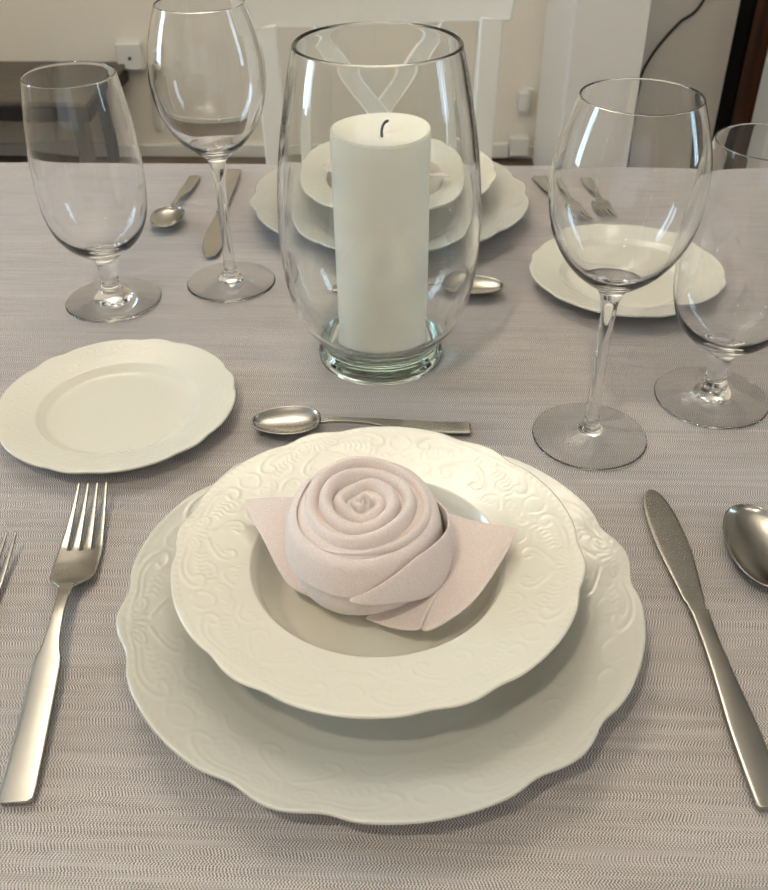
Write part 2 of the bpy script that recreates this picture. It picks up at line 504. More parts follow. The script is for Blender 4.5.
# ------------------------------------------------------------ plates
def outline(phi, depth, off):
    """scalloped rim: six brackets with a small bulge between two nicks"""
    p = (np.degrees(phi) - off + 30) % 60 - 30
    g = lambda c, w: np.exp(-((p - c) / w) ** 2)
    o = 1 - depth * (g(-9.5, 4.5) + g(9.5, 4.5)) - depth * .35 * g(0, 3) * 0 + depth * .35 * g(30, 12) + depth * .35 * g(-30, 12)
    o = o + depth * .45 * g(0, 4.5)
    return o

def relief_curves(w):
    """ornament of one 60 degree field, coordinates in mm: u along the rim (0 = bracket), v from rim inwards"""
    C = []          # (points, width, height)
    def arc(cx, cy, r0, r1, a0, a1, wd, h, n=46, sx=1.):
        a = np.radians(np.linspace(a0, a1, n)); r = np.linspace(r0, r1, n)
        return (np.c_[cx + sx * r * np.cos(a), cy + r * np.sin(a)], wd, h)
    def line(pts, wd, h, n=8):
        return (crom(pts, n), wd, h)
    for s in (-1, 1):
        # long C scroll beside the bracket, doubled, with its spiral ends
        L = []
        L.append(line([(4, 4.5), (8, 3.4), (14, 3.2), (20, 4.6), (24, 8), (24.5, 11.5), (22, 13.5), (19.5, 12.3), (20, 10)], .75, 1.))
        L.append(line([(6, 7), (10, 5.8), (15, 5.8), (19, 7.2), (21, 9.5)], .55, .7))
        L.append(arc(5.4, 7.2, 3.4, .8, 250, 250 - 520, .6, .95, 60))
        # inner scroll toward the well
        L.append(line([(2, 13), (6, 15.5), (10, 19), (11, 23), (8.5, 26), (5.5, 25), (6, 22.3)], .7, .9))
        L.append(line([(4, 17), (7, 19.5), (8, 22)], .5, .6))
        # leaf strokes off the scroll
        for k in range(7):
            a = k / 6.
            bx_, by_ = 9 + 12 * a, 8.2 + 5.5 * a * a
            L.append(line([(bx_, by_), (bx_ + 1.0, by_ + 2.2), (bx_ + .2, by_ + 4.4)], .5, .65, 5))
        # flower spray at the middle of the field
        for k in range(5):
            a = R(20 + 36 * k)
            L.append(arc(28 + 2.6 * cos(a), 19 + 2.6 * sin(a), 1.5, 1.5, 0, 360, .45, .7, 18))
        L.append(line([(29, 7), (27, 10), (28, 14), (30.5, 16)], .55, .7))
        L.append(line([(25, 25), (21, 22), (17.5, 22), (15, 25), (16, 28)], .55, .75))
        L.append(line([(13, 14.5), (15, 18), (19, 18.5)], .5, .6))
        for k in range(4):
            L.append(line([(13 + 2.2 * k, 30 - k * .9), (14 + 2.2 * k, 27.5 - k * .7)], .5, .55, 4))
        for c in L:
            p = c[0].copy(); p[:, 0] *= s
            C.append((p, c[1], c[2]))
    # shell in the bracket
    for k in range(-3, 4):
        a = R(90 + 17 * k)
        C.append((np.c_[np.linspace(2.2, 8, 14) * cos(a), 3.0 + np.linspace(2.2, 8, 14) * sin(a)], .55, .8))
    return C

def plate(name, Rad, well_r, H, foot_r, wall, mat, depth, off, rel_h, seg=1080, rim_curve=0., part=None, floor_z=.0035, rim_flat=None):
    """lathe-like plate with scalloped rim and raised ornament"""
    phi = np.linspace(0, 2 * pi, seg, endpoint=False)
    o = outline(phi, depth, off)
    T = .0032
    # top profile (r, z)
    inner = crom([(0.0, floor_z), (well_r * .35, floor_z), (well_r * .68, floor_z + .0003)] + wall, 5)
    rw, zw = inner[-1]
    nr = int((Rad - rw) / .00085)
    tt = np.linspace(0, 1, nr + 1)[1:]
    rim_r = rw + (Rad - rw) * tt
    rim_z = zw + (H - zw) * (tt * (1 - rim_curve) + rim_curve * tt ** 2)
    edge = [(Rad + .0006, H - .0004), (Rad + .0009, H - .0012), (Rad + .0005, H - .0021), (Rad - .0006, H - .0027)]
    under = [(Rad - .004, H - .0034)]
    for f_ in (.8, .6, .4, .2, .0):
        r_ = rw + (Rad - .004 - rw) * f_; i = np.interp(r_, np.r_[rw, rim_r], np.r_[zw, rim_z])
        under.append((r_ + .0006, i - T))
    iz = lambda r_: np.interp(r_, inner[:, 0], inner[:, 1])
    for f_ in (.66, .33, 0.):
        r_ = foot_r + .0022 + (rw - foot_r - .0022) * f_ * .93
        under.append((r_ + .0008, max(.0016, iz(r_) - T)))
    foot = [(foot_r + .0012, .0004), (foot_r, 0.), (foot_r - .0015, .0003), (foot_r - .0022, .0012), (foot_r * .5, .0014)]
    prof = [tuple(p) for p in inner[1:]] + list(zip(rim_r, rim_z)) + edge + under + foot
    prof = np.array(prof)
    ntop = len(inner) - 1 + nr
    n = len(prof)
    wgt = np.clip((prof[:, 0] - rw) / (Rad - rw), 0, 1) ** 1.3
    RR = prof[:, 0][:, None] * (1 + wgt[:, None] * (o[None, :] - 1))
    ZZ = np.repeat(prof[:, 1][:, None], seg, 1) + (wgt ** 2)[:, None] * ((o[None, :] - 1) * Rad * .25)
    # ornament on the rim zone of the top
    i0 = len(inner) - 1
    rel = np.zeros((nr, seg))
    if rel_h > 0:
        scale_u = Rad * 1000 * R(60) / 62.0
        scale_v = (Rad - rw) * 1000 / 33.0
        pc = (np.degrees(phi) - off + 30) % 60 - 30
        u = np.radians(pc)[None, :] * Rad * 1000 / scale_u * np.ones((nr, 1))
        v = ((Rad - rim_r)[:, None] * 1000 / scale_v) * np.ones((1, seg))
        # compute only one field (seg/6 columns), reuse for all
        m = seg // 6
        order = np.argsort(pc, kind='stable')
        base = np.linspace(-30, 30, m, endpoint=False)
        ub = np.radians(base)[None, :] * Rad * 1000 / scale_u * np.ones((nr, 1))
        vb = v[:, :m]
        hb = np.zeros((nr, m))
        for pts, wd, h in relief_curves(1):
            lo = pts.min(0) - 3 * wd; hi = pts.max(0) + 3 * wd
            msk = (ub > lo[0]) & (ub < hi[0]) & (vb > lo[1]) & (vb < hi[1])
            if not msk.any(): continue
            q = np.c_[ub[msk], vb[msk]]
            d2 = ((q[:, None, :] - pts[None, :, :]) ** 2).sum(2).min(1)
            hb[msk] = np.maximum(hb[msk], h * np.exp(-d2 / (wd * wd)))
        # fine rope edge
        rope = np.exp(-((vb - 1.6) / .9) ** 2) * (.5 + .5 * np.sin(np.radians(base)[None, :] * 6 * 24 + vb * 1.2)) * .7
        hb = np.maximum(hb, rope)
        idx = np.round((pc + 30) / 60 * m).astype(int) % m
        rel = hb[:, idx] * rel_h
        rel[0:2] *= .3
        ZZ[i0:i0 + nr] += rel
    # a thin raised lip at the very edge
    X = RR * np.cos(phi)[None, :]; Y = RR * np.sin(phi)[None, :]
    verts = np.stack([X, Y, ZZ], -1).reshape(-1, 3)
    verts = np.vstack([[0, 0, floor_z], verts, [0, 0, .0014]])
    k = np.arange(seg); k2 = (k + 1) % seg
    faces = []
    faces += [(0, 1 + a, 1 + b) for a, b in zip(k.tolist(), k2.tolist())]
    for i in range(n - 1):
        b0 = 1 + i * seg; b1 = b0 + seg
        faces += [(b0 + a, b1 + a, b1 + b, b0 + b) for a, b in zip(k.tolist(), k2.tolist())]
    last = len(verts) - 1; b0 = 1 + (n - 1) * seg
    faces += [(b0 + a, last, b0 + b) for a, b in zip(k.tolist(), k2.tolist())]
    return link_mesh(name, verts, faces, mat)

SET = (-.0025, .392)
charger = plate('charger_plate', .1515, .088, .0235, .080, [(.088, .0042), (.100, .0072), (.108, .0105)],
                'porcelain_cool', .020, 190, .00024)
charger.location = (SET[0], SET[1], TZ + .0006)
tag(charger, 'large scalloped white porcelain charger plate nearest the camera, under the soup plate', 'plate', 'charger plates')
SOUP = (-.0042, .4020)
soup = plate('soup_plate', .1190, .050, .0405, .046, [(.054, .0046), (.062, .0088), (.0685, .0175), (.0725, .0265), (.0755, .0315)],
             'porcelain', .014, 172, .00021, floor_z=.0042)
soup.location = (SOUP[0], SOUP[1], TZ + .0054)
tag(soup, 'deep ivory soup plate with embossed rim nearest the camera', 'plate', 'soup plates')
side = plate('bread_plate', .0905, .050, .0165, .046, [(.052, .0044), (.058, .0070), (.0625, .0098)],
             'porcelain', .014, 20, .00020, seg=840)
side.location = (-.2064, .6010, TZ + .0006)
tag(side, 'small scalloped ivory bread plate at the left, before the water goblet', 'plate', 'bread plates')

def again(src, loc, rz, label):
    c = copy_tree(src); c.location = loc; c.rotation_euler = (0, 0, rz); c['label'] = label
    return c
FAR = (.0090, .990)
again(charger, (FAR[0], FAR[1], TZ + .0006), pi + A, 'large scalloped white charger plate on the far side behind the candle vase')
again(soup, (FAR[0] - .003, FAR[1] + .012, TZ + .0054), pi + A, 'deep ivory soup plate stacked on the far charger plate behind the vase')
again(side, (.233, .814, TZ + .0006), pi + .3, 'small scalloped ivory bread plate at the right behind the wine glass')

# ------------------------------------------------------------ napkin rose
def sheet(name, grid, mat, parent, thick=.0014, sub=2):
    """grid: rows of points, solidified and smoothed"""
    nr, nc = len(grid), len(grid[0])
    vs = [p for r_ in grid for p in r_]
    fs = [(i * nc + j, i * nc + j + 1, (i + 1) * nc + j + 1, (i + 1) * nc + j) for i in range(nr - 1) for j in range(nc - 1)]
    o = link_mesh(name, vs, fs, mat, parent)
    s = o.modifiers.new('thickness', 'SOLIDIFY'); s.thickness = thick; s.offset = 0
    if sub:
        ss = o.modifiers.new('smooth', 'SUBSURF'); ss.levels = sub; ss.render_levels = sub
    return o

def napkin_rose():
    bz = TZ + .0054 + .0042 + .0008
    cx, cy = -.0120, .4060
    t = empty('napkin_rose', (cx, cy, bz), 0)
    tag(t, 'blush cotton napkin folded into a rose on the near soup plate', 'napkin', 'napkins folded into roses')
    # heights below are above the table; local z = h - (bz-TZ)
    lz = lambda h: h - (bz - TZ)
    # --- bloom: one rolled fold spiralling outwards
    TILT = .13
    turns = [0, .5, 1.0, 1.5, 2.0, 2.5, 3.0, 3.5, 4.0, 4.5]
    rads = [.0022, .0040, .0072, .0112, .0160, .0202, .0246, .0292, .0342, .0372]
    tops = [.0785, .0775, .0772, .0780, .0800, .0806, .0802, .0794, .0782, .0765]
    n = 520
    vs, fs = [], []
    T_ = np.linspace(0, turns[-1], n)
    prof_n = 15
    for i, tt in enumerate(T_):
        th = -2 * pi * tt + R(40)
        r = np.interp(tt, turns, rads); zt = lz(np.interp(tt, turns, tops))
        dr = (np.interp(min(tt + .5, turns[-1]), turns, rads) - np.interp(max(tt - .5, 0), turns, rads))
        dr = max(dr, .0034)
        hw = dr * .485
        inner_w = max(0, 1 - tt / 2.4)
        sq = 1 + .17 * min(inner_w, .75) * cos(4 * th + .9) + .07 * cos(3 * th + 1.7 * tt) * (.35 + inner_w)
        sq += .02 * sin(2 * th + .9)
        zt += .0013 * sin(2.0 * th + tt) + .0012 * inner_w * sin(3 * th + 2 * tt)
        r *= sq
        endt = min(1, (turns[-1] - tt) / .35)
        hw *= .35 + .65 * endt
        zt -= (1 - endt) * .004
        up = hw * 1.9
        deep = .013 + .012 * (tt / turns[-1])
        for k in range(prof_n):
            f_ = k / (prof_n - 1)
            if f_ < .2:  a_ = (-1, -up - (deep) * (1 - f_ / .2))
            elif f_ > .8: a_ = (1, -up - deep * ((f_ - .8) / .2))
            else:
                g = pi * (1 - (f_ - .2) / .6)
                a_ = (cos(g), -up + up * sin(g))
            off = a_[0] * hw
            # flare the lower outer side a little
            if f_ > .8: off += .0015 * ((f_ - .8) / .2)
            rr = r + off
            yl = rr * sin(th)
            vs.append((rr * cos(th), yl, zt + a_[1] + yl * TILT))
    for i in range(n - 1):
        for k in range(prof_n):
            k2 = (k + 1) % prof_n
            fs.append((i * prof_n + k, (i + 1) * prof_n + k, (i + 1) * prof_n + k2, i * prof_n + k2))
    fs.append(tuple(range(prof_n))); fs.append(tuple((n - 1) * prof_n + k for k in range(prof_n - 1, -1, -1)))
    link_mesh('rolled_petals', vs, fs, 'napkin', t)

    # --- body under the bloom
    bh = [.0103, .0140, .020, .028, .036, .046, .058, .066, .0705, .0732, .0742]
    br = [.018, .0260, .033, .0385, .0410, .0422, .0424, .0416, .0404, .0384, .0350]
    def B(th_deg, h, off=0.):
        th = R(th_deg)
        r = np.interp(h, bh, br) + off
        r *= 1 + .018 * cos(3 * th + .4) + .012 * cos(5 * th + 2)
        return (r * cos(th), r * sin(th), lz(h) + r * sin(th) * TILT * (h / .074) ** 1.5)
    N = 72
    vs, fs = [], []
    hs = np.linspace(bh[0] + .0001, bh[-1], 24)
    for h in hs:
        for k in range(N): vs.append(B(k * 5, h))
    for i in range(len(hs) - 1):
        for k in range(N):
            k2 = (k + 1) % N
            fs.append((i * N + k, i * N + k2, (i + 1) * N + k2, (i + 1) * N + k))
    fs.append(tuple(range(N - 1, -1, -1))); fs.append(tuple((len(hs) - 1) * N + k for k in range(N)))
    o = link_mesh('rolled_base', vs, fs, 'napkin', t)
    def strip(name, ths, lows, highs, offs, nth=60, nv=9, thick=.0016, flare=.0016):
        grid = []
        for v_ in range(nv):
            f_ = v_ / (nv - 1)
            row = []
            for i in range(nth + 1):
                a = ths[0] + (ths[-1] - ths[0]) * i / nth
                lo = np.interp(a, ths, lows); hi = np.interp(a, ths, highs); of = np.interp(a, ths, offs)
                cmp_ = lambda z_: z_ - TILT * .0425 * sin(R(a)) * (z_ / .074) ** 1.5
                lo = cmp_(lo)
                if hi < .0735: hi = cmp_(hi)
                h = lo + (hi - lo) * f_
                h = min(h, .0740)
                row.append(B(a, h, of + .0006 * sin(f_ * pi) + flare * (1 - f_) ** 2))
            grid.append(row)
        return sheet(name, grid, 'napkin', t, thick, 1)
    strip('outer_wrap', [-215, -180, -155, -124, -96, -62, -33, 0, 40, 110],
          [.056, .050, .045, .0465, .0475, .0405, .034, .035, .042, .050],
          [.0738] * 10,
          [.0012, .0018, .0022, .0022, .0022, .0020, .0014, .0010, .0010, .0006], nth=90, nv=13)
    strip('petal_wrap', [-99, -85, -74, -62, -51, -33, -15, 5, 30],
          [.0472, .0440, .0420, .0385, .0355, .0305, .0300, .0350, .046],
          [.0480, .0550, .0595, .0640, .0675, .0690, .0690, .067, .062],
          [.0046, .0050, .0054, .0058, .0064, .0072, .0074, .0060, .0026], nth=50)
    strip('lower_wrap', [-200, -165, -147, -117, -97, -71, -46, -20],
          [.034, .0200, .0200, .0262, .0280, .0280, .024, .024],
          [.050, .0470, .0455, .0475, .0485, .0450, .036, .034],
          [.0004, .0006, .0006, .0006, .0006, .0006, .0006, .0004], nth=60)
    # --- corners of the cloth that stick out like leaves (table coordinates, made local)
    def loc3(p): return np.array([p[0] - cx, p[1] - cy, lz(p[2])])
    def patch(name, top, bot, sag, nu=16, nv=10, thick=.0016, wav=.0):
        Tt = crom([loc3(p) for p in top], 12); Bb = crom([loc3(p) for p in bot], 12)
        def samp(c, f_):
            x = f_ * (len(c) - 1); i = min(int(x), len(c) - 2); return c[i] + (c[i + 1] - c[i]) * (x - i)
        grid = []
        for i in range(nv + 1):
            g = i / nv; row = []
            for j in range(nu + 1):
                f_ = j / nu
                p = samp(Tt, f_) * (1 - g) + samp(Bb, f_) * g
                p = p + np.array([0, 0, -sag * sin(pi * g) * (.3 + .7 * sin(pi * min(1, f_ + .15)))])
                p = p + np.array([0, 0, wav * sin(9 * g + 5 * f_) * f_])
                row.append(p)
            grid.append(row)
        return sheet(name, grid, 'napkin', t, thick, 1)
    # left corner: both edges run to the tip
    patch('leaf_corner', [(-.030, .442, .048), (-.0532, .4405, .052), (-.0876, .4390, .0505)],
          [(-.040, .380, .024), (-.0575, .3875, .030), (-.0733, .4120, .0445), (-.0872, .4378, .0500)], -.001)
    # right flap, draped from the bloom over the plate wall
    patch('leaf_corner', [(.018, .425, .050), (.0336, .4275, .050), (.0540, .4245, .0455), (.0785, .4105, .0512)],
          [(.0150, .3800, .020), (.0180, .3680, .0235), (.0219, .3530, .0262), (.0380, .3590, .0310), (.0520, .3680, .0385), (.0665, .3865, .0478), (.0782, .4090, .0508)],
          .003, nu=26, nv=12, wav=.0006)
    # small cuff folded back at the front
    patch('front_cuff', [(-.006, .3755, .0225), (.010, .3755, .0265), (.0262, .3765, .0315), (.0330, .3820, .034)],
          [(-.0119, .3705, .0180), (.004, .3600, .0215), (.0175, .3535, .0270), (.0190, .3570, .030)], .0, nu=14, nv=8)
    return t
rose = napkin_rose()
# turn the copy half round the middle of the table
fr = copy_tree(rose)
fr.rotation_euler = (0, 0, pi + A)
fr.location = (FAR[0] + .006, FAR[1] + .008, rose.location.z)
fr['label'] = 'blush napkin folded into a rose on the far soup plate, seen through the vase'

# ------------------------------------------------------------ glassware
def glass_thing(name, outer, inner, mat, nseg=128, parts=None):
    """outer: bottom centre to lip; inner: lip to inner bottom centre"""
    o = crom(outer, 6); i = crom(inner, 6)
    prof = [(max(0, r), z) for r, z in o] + [(max(0, r), z) for r, z in i]
    prof[0] = (0, prof[0][1]); prof[-1] = (0, prof[-1][1])
    for k in range(1, len(prof) - 1):
        if prof[k][0] < .0002: prof[k] = (.0002, prof[k][1])
    v, f = lathe(prof, nseg)
    return link_mesh(name, v, f, mat)

wine_o = [(0, .0016), (.012, .0010), (.030, .0002), (.0410, 0), (.0424, .0006), (.0426, .0013), (.0405, .0021), (.030, .0036), (.018, .0058), (.0100, .0085), (.0068, .0125), (.0056, .020),
          (.0047, .040), (.0044, .065), (.0047, .090), (.0056, .108), (.0075, .1195), (.0120, .1262), (.0205, .1326), (.0300, .1412), (.0385, .1530), (.0452, .1680), (.0488, .1860), (.0492, .2040), (.0468, .2210), (.0420, .2380), (.0372, .2512), (.0369, .2523)]
wine_i = [(.0362, .2528), (.0358, .2520), (.0362, .2505), (.0411, .2375), (.0459, .2207), (.0483, .2040), (.0479, .1862), (.0442, .1686), (.0374, .1540), (.0288, .1428), (.0190, .1350), (.0100, .1312), (.0040, .1302), (0, .1300)]
wine = glass_thing('wine_glass', wine_o, wine_i, 'glass')
wine.location = (.1555, .5690, TZ + .0005)
tag(wine, 'tall clear wine glass on the right, in front of the bread plate', 'wine glass', 'wine glasses')
again(wine, (-.1475, .8255, TZ + .0005), 0, 'tall clear wine glass at the back left, between goblet and candle vase')

gob_o = [(0, .0016), (.012, .0010), (.030, .0002), (.0425, 0), (.0441, .0006), (.0443, .0014), (.0420, .0023), (.030, .0045), (.018, .0080), (.0108, .0130), (.0085, .0200), (.0080, .0270),
         (.0088, .0350), (.0105, .0425), (.0150, .0475), (.0240, .0535), (.0335, .0625), (.0405, .0740), (.0448, .0890), (.0468, .1080), (.0470, .1270), (.0460, .1480), (.0440, .1690), (.0412, .1880), (.0382, .2050), (.0379, .2066)]
gob_i = [(.0373, .2071), (.0369, .2062), (.0373, .2042), (.0402, .1878), (.0430, .1688), (.0450, .1480), (.0459, .1270), (.0457, .1082), (.0436, .0896), (.0392, .0755), (.0318, .0650), (.0220, .0575), (.0110, .0540), (.0040, .0532), (0, .0530)]
gob = glass_thing('water_goblet', gob_o, gob_i, 'glass')
gob.location = (-.2545, .7910, TZ + .0005)
tag(gob, 'short-stemmed clear water goblet at the back left', 'goblet', 'water goblets')
again(gob, (.2620, .6190, TZ + .0005), 0, 'short-stemmed clear water goblet at the right edge, beside the wine glass')

VX, VY = -.0020, .6915
vase_o = [(0, .0040), (.030, .0038), (.0440, .0022), (.0480, .0002), (.0505, 0), (.0522, .0012), (.0530, .0050), (.0520, .0100), (.0492, .0145), (.0492, .0180), (.0530, .0240), (.0590, .0305), (.0660, .0405), (.0722, .0550), (.0765, .0740), (.0788, .0960), (.0795, .1180), (.0785, .1430), (.0762, .1680), (.0727, .1930), (.0682, .2180), (.0635, .2400), (.0607, .2510), (.0603, .2530)]
vase_i = [(.0588, .2542), (.0573, .2532), (.0571, .2512), (.0600, .2395), (.0645, .2175), (.0690, .1925), (.0723, .1675), (.0744, .1428), (.0753, .1180), (.0745, .0965), (.0720, .0750), (.0678, .0572), (.0628, .0428), (.0550, .0320), (.0470, .0245), (.0410, .0205), (.030, .0196), (.015, .0195), (0, .0195)]
vase = glass_thing('candle_vase', vase_o, vase_i, 'vase_glass', 160)
vase.location = (VX, VY, TZ + .0005)
tag(vase, 'large clear glass hurricane vase around a pillar candle in the table centre', 'vase')

cz = .0202 + .0005
t = empty('pillar_candle', (VX + .0015, VY, TZ + cz), 0)
tag(t, 'thick ivory pillar candle standing inside the glass vase', 'candle')
H = .1735
prof = crom([(0, 0), (.02, 0), (.0345, 0), (.0365, .0008), (.0372, .003), (.0373, .05), (.0374, .11), (.0374, H - .006), (.0371, H - .002), (.0360, H + .0002), (.0340, H - .0006), (.029, H - .0022), (.018, H - .0040), (.008, H - .0047), (0, H - .0048)], 5)
v, f = lathe([(max(r, .0002) if 0 < k < len(prof) - 1 else 0, z) for k, (r, z) in enumerate(prof)], 96)
v = [(x * (1 + .006 * sin(3 * math.atan2(y, x) + z * 30)), y, z + (.0009 * sin(2 * math.atan2(y, x) + .8) if z > H - .01 else 0)) for x, y, z in v]
link_mesh('wax_body', v, f, 'wax', t)
c = crom([(.001, -.002, H - .006), (.0008, -.002, H - .002), (.0014, -.002, H + .0018), (.0032, -.002, H + .0048), (.0060, -.0022, H + .0064)], 6)
v, f = tube(c, [.0010] * (len(c) - 4) + [.0011, .0010, .0008, .0005], 8); link_mesh('wick', v, f, 'wick', t)

# ------------------------------------------------------------ cutlery (local: y along the piece from handle end, z up)
def metal_sheet(name, rows, parent, nc=9, thick=.0018, sub=2):
    """rows: (y, x_left, x_right, z_middle, crown)"""
    grid = []
    for (y, xl, xr, z, cr) in rows:
        row = []
        for j in range(nc):
            u = -1 + 2 * j / (nc - 1)
            x = (xl + xr) / 2 + (xr - xl) / 2 * u
            row.append((x, y, z - cr * u * u))
        grid.append(row)
    return sheet(name, grid, 'steel', parent, thick, sub)

def dense(keys, n=40):
    K = np.array(keys, float); c = crom(K, max(2, n // (len(K) - 1)))
    return [tuple(r_) for r_ in c]

def make_fork(name='dinner_fork', s=1.0):
    t = empty(name)
    # handle
    keys = [(.0000, -.0072, .0072, .0030, .0002), (.0012, -.0088, .0088, .0030, .0003), (.004, -.0097, .0097, .0031, .0004), (.02, -.0095, .0095, .0036, .0005), (.05, -.0088, .0088, .0052, .0006), (.075, -.0084, .0084, .0075, .0006), (.086, -.0078, .0078, .0088, .0005),
            (.093, -.0058, .0058, .0096, .0003), (.103, -.0044, .0044, .0106, .0002), (.120, -.0036, .0036, .0116, .0001), (.136, -.0040, .0040, .0106, 0), (.146, -.0056, .0056, .0086, 0)]
    metal_sheet('handle', dense(keys, 44), t, 7, .0026)
    # head with four tines
    rowsY = [.141, .146, .151, .156, .162, .170, .176, .180, .1825, .185, .191, .200, .210, .220, .230, .236, .240]
    def hw(y): return np.interp(y, [.141, .146, .151, .156, .162, .176, .1825, .240], [.0044, .0082, .0130, .0143, .0146, .0146, .0144, .0118])
    def zz(y): return np.interp(y, [.141, .151, .160, .170, .185, .200, .215, .230, .240], [.0095, .0062, .0040, .0028, .0026, .0042, .0066, .0098, .0122])
    root = .1825
    vs, fs = [], []
    nc = 12
    for y in rowsY:
        w = hw(y)
        f_ = max(0, (y - root) / (.240 - root))
        tw = (w * 2) / 4 * .86 * (1 - .60 * f_)   # tine width
        if y < root - .004: tw = w * 2 / 4 * .86
        tip = 1.0 if y < .238 else .5
        for k in range(4):
            c = -w + w * 2 / 8 * .86 + k * (2 * w - w * 2 / 4 * .86) / 3
            for q in (-1, 0, 1):
                x = c + q * tw / 2 * tip
                u = x / w
                vs.append((x, y, zz(y) - .0014 * (1 - u * u) * np.interp(y, [.145, .16, .18, .24], [0, 1, 1, .3])))
    for i in range(len(rowsY) - 1):
        for j in range(nc - 1):
            if j % 3 == 2 and rowsY[i] >= root - 1e-6: continue
            fs.append((i * nc + j, i * nc + j + 1, (i + 1) * nc + j + 1, (i + 1) * nc + j))
    o = link_mesh('tined_head', vs, fs, 'steel', t)
    sd = o.modifiers.new('thickness', 'SOLIDIFY'); sd.thickness = .0019; sd.offset = 0
    ss = o.modifiers.new('smooth', 'SUBSURF'); ss.levels = 2; ss.render_levels = 2
    return t

def make_knife():
    t = empty('table_knife')
    keys = [(.0000, -.0066, .0082, .0026, .0001), (.0012, -.0080, .0090, .0026, .0003), (.005, -.0087, .0090, .0027, .0004), (.03, -.0088, .0088, .0028, .0005), (.050, -.0084, .0084, .0029, .0005), (.070, -.0071, .0071, .0030, .0005), (.090, -.0060, .0060, .0031, .0004), (.110, -.0055, .0055, .0031, .0004), (.126, -.0057, .0057, .0031, .0003), (.130, -.0060, .0060, .0031, .0003)]
    metal_sheet('handle', dense(keys, 40), t, 7, .0042)
    keys = [(.126, -.0050, .0050, .0026, 0), (.137, -.0056, .0054, .0026, 0), (.1395, -.0068, .0064, .0026, 0), (.150, -.0078, .0074, .0026, 0), (.168, -.0098, .0094, .0026, .0001), (.185, -.0112, .0107, .0026, .0001), (.202, -.0119, .0106, .0026, .0001), (.218, -.0116, .0094, .0026, 0), (.230, -.0103, .0074, .0026, 0), (.2385, -.0078, .0048, .0026, 0), (.2425, -.0050, .0022, .0026, 0), (.2442, -.0020, -.0006, .0026, 0)]
    metal_sheet('blade', dense(keys, 44), t, 7, .0018)
    return t

def make_spoon(name, L, bl, bw, depth, hwid):
    """L overall, bl/bw bowl length and width"""
    t = empty(name)
    yb = L - bl
    k_ = hwid / .009
    keys = [(.0000, -.0066 * k_, .0066 * k_, .0026, .0001), (.0012, -.0082 * k_, .0082 * k_, .0026, .0003), (.004, -.009 * k_, .009 * k_, .0027, .0004), (.25 * yb, -.0085 * k_, .0085 * k_, .0034, .0006), (.50 * yb, -.0078 * k_, .0078 * k_, .0058, .0006), (.62 * yb, -.0052 * k_, .0052 * k_, .0078, .0003),
            (.75 * yb, -.0036 * k_, .0036 * k_, .0092, .0001), (.90 * yb, -.0034 * k_, .0034 * k_, .0098, 0), (yb + .003, -.0046 * k_, .0046 * k_, .0088, -.0003)]
    metal_sheet('handle', dense(keys, 40), t, 7, .0026)
    n1, n2 = 26, 15
    grid = []
    for i in range(n1 + 1):
        f_ = i / n1
        ang = pi * (1 - f_)
        y = yb + bl / 2 + bl / 2 * cos(ang)
        s_ = sin(ang)
        w = bw / 2 * (max(s_, .0) ** .80) * (1 - .10 * cos(ang) * 1.0) + .0004
        if f_ < .12: w = max(w, .0036 * k_)
        row = []
        rimz = np.interp(f_, [0, .15, .5, .85, 1], [.0094, .0088, .0076, .0068, .0072]) + depth * .35
        for j in range(n2):
            u = -1 + 2 * j / (n2 - 1)
            d = depth * (1 - u * u) ** .85 * (s_ ** .75)
            row.append((w * u, y, max(rimz - d, .0016)))
        grid.append(row)
    sheet('bowl', grid, 'steel', t, .0014, 2)
    return t

fork = make_fork(); tag(fork, 'steel fork with four tines lying between the left plate rims and the far left fork', 'fork', 'forks')
def put(o, tip, end, length, label, z=.0012):
    """lay a piece so that its handle end is at end and it points to tip"""
    ang = math.atan2(tip[1] - end[1], tip[0] - end[0]) - pi / 2
    o.location = (end[0], end[1], TZ + z); o.rotation_euler = (0, 0, ang)
    k = math.hypot(tip[0] - end[0], tip[1] - end[1]) / length
    o.scale = (1, k, 1) if abs(k - 1) < .06 else (min(1, k * 1.45), k, k)
    o['label'] = label
    return o
put(fork, (-.2025, .5040), (-.1848, .2635), .240, 'steel four-tined fork lying left of the near charger plate, tines upward')
f2 = copy_tree(fork); put(f2, (-.2495, .4540), (-.2600, .218), .240, 'steel fork at the left frame edge, only two tines showing')
f3 = copy_tree(fork); put(f3, (.2130, .9350), (.1880, 1.0870), .240, 'steel fork at the back right, the one nearer the far charger plate', .0010)
f4 = copy_tree(fork); put(f4, (.2440, .9480), (.2385, 1.0830), .240, 'steel fork at the back right, farther from the far charger plate', .0010)
knife = make_knife(); tag(knife, 'x', 'knife', 'table knives')
put(knife, (.1872, .5010), (.1896, .2570), .2445, 'steel table knife lying right of the near charger plate')
k2 = copy_tree(knife); put(k2, (-.1770, .8740), (-.1800, 1.1130), .2445, 'steel table knife at the back left behind the wine glass stem')
spoon = make_spoon('table_spoon', .207, .080, .049, .0088, .0092); tag(spoon, 'x', 'spoon')
put(spoon, (.2420, .4765), (.2460, .269), .207, 'steel table spoon at the right frame edge beside the near knife')
ds = make_spoon('dessert_spoon', .168, .052, .036, .0070, .0075); tag(ds, 'x', 'spoon', 'dessert spoons')
put(ds, (-.1000, .5795), (.0665, .5765), .168, 'steel dessert spoon lying crosswise between the near soup plate and the vase')
d2 = copy_tree(ds); put(d2, (.1140, .7960), (-.052, .8020), .168, 'steel dessert spoon lying crosswise behind the candle vase')
d3 = copy_tree(ds); put(d3, (-.2350, .9360), (-.2250, 1.0950), .168, 'steel spoon at the back left between the goblet and the far knife')
d3.pop('group', None)

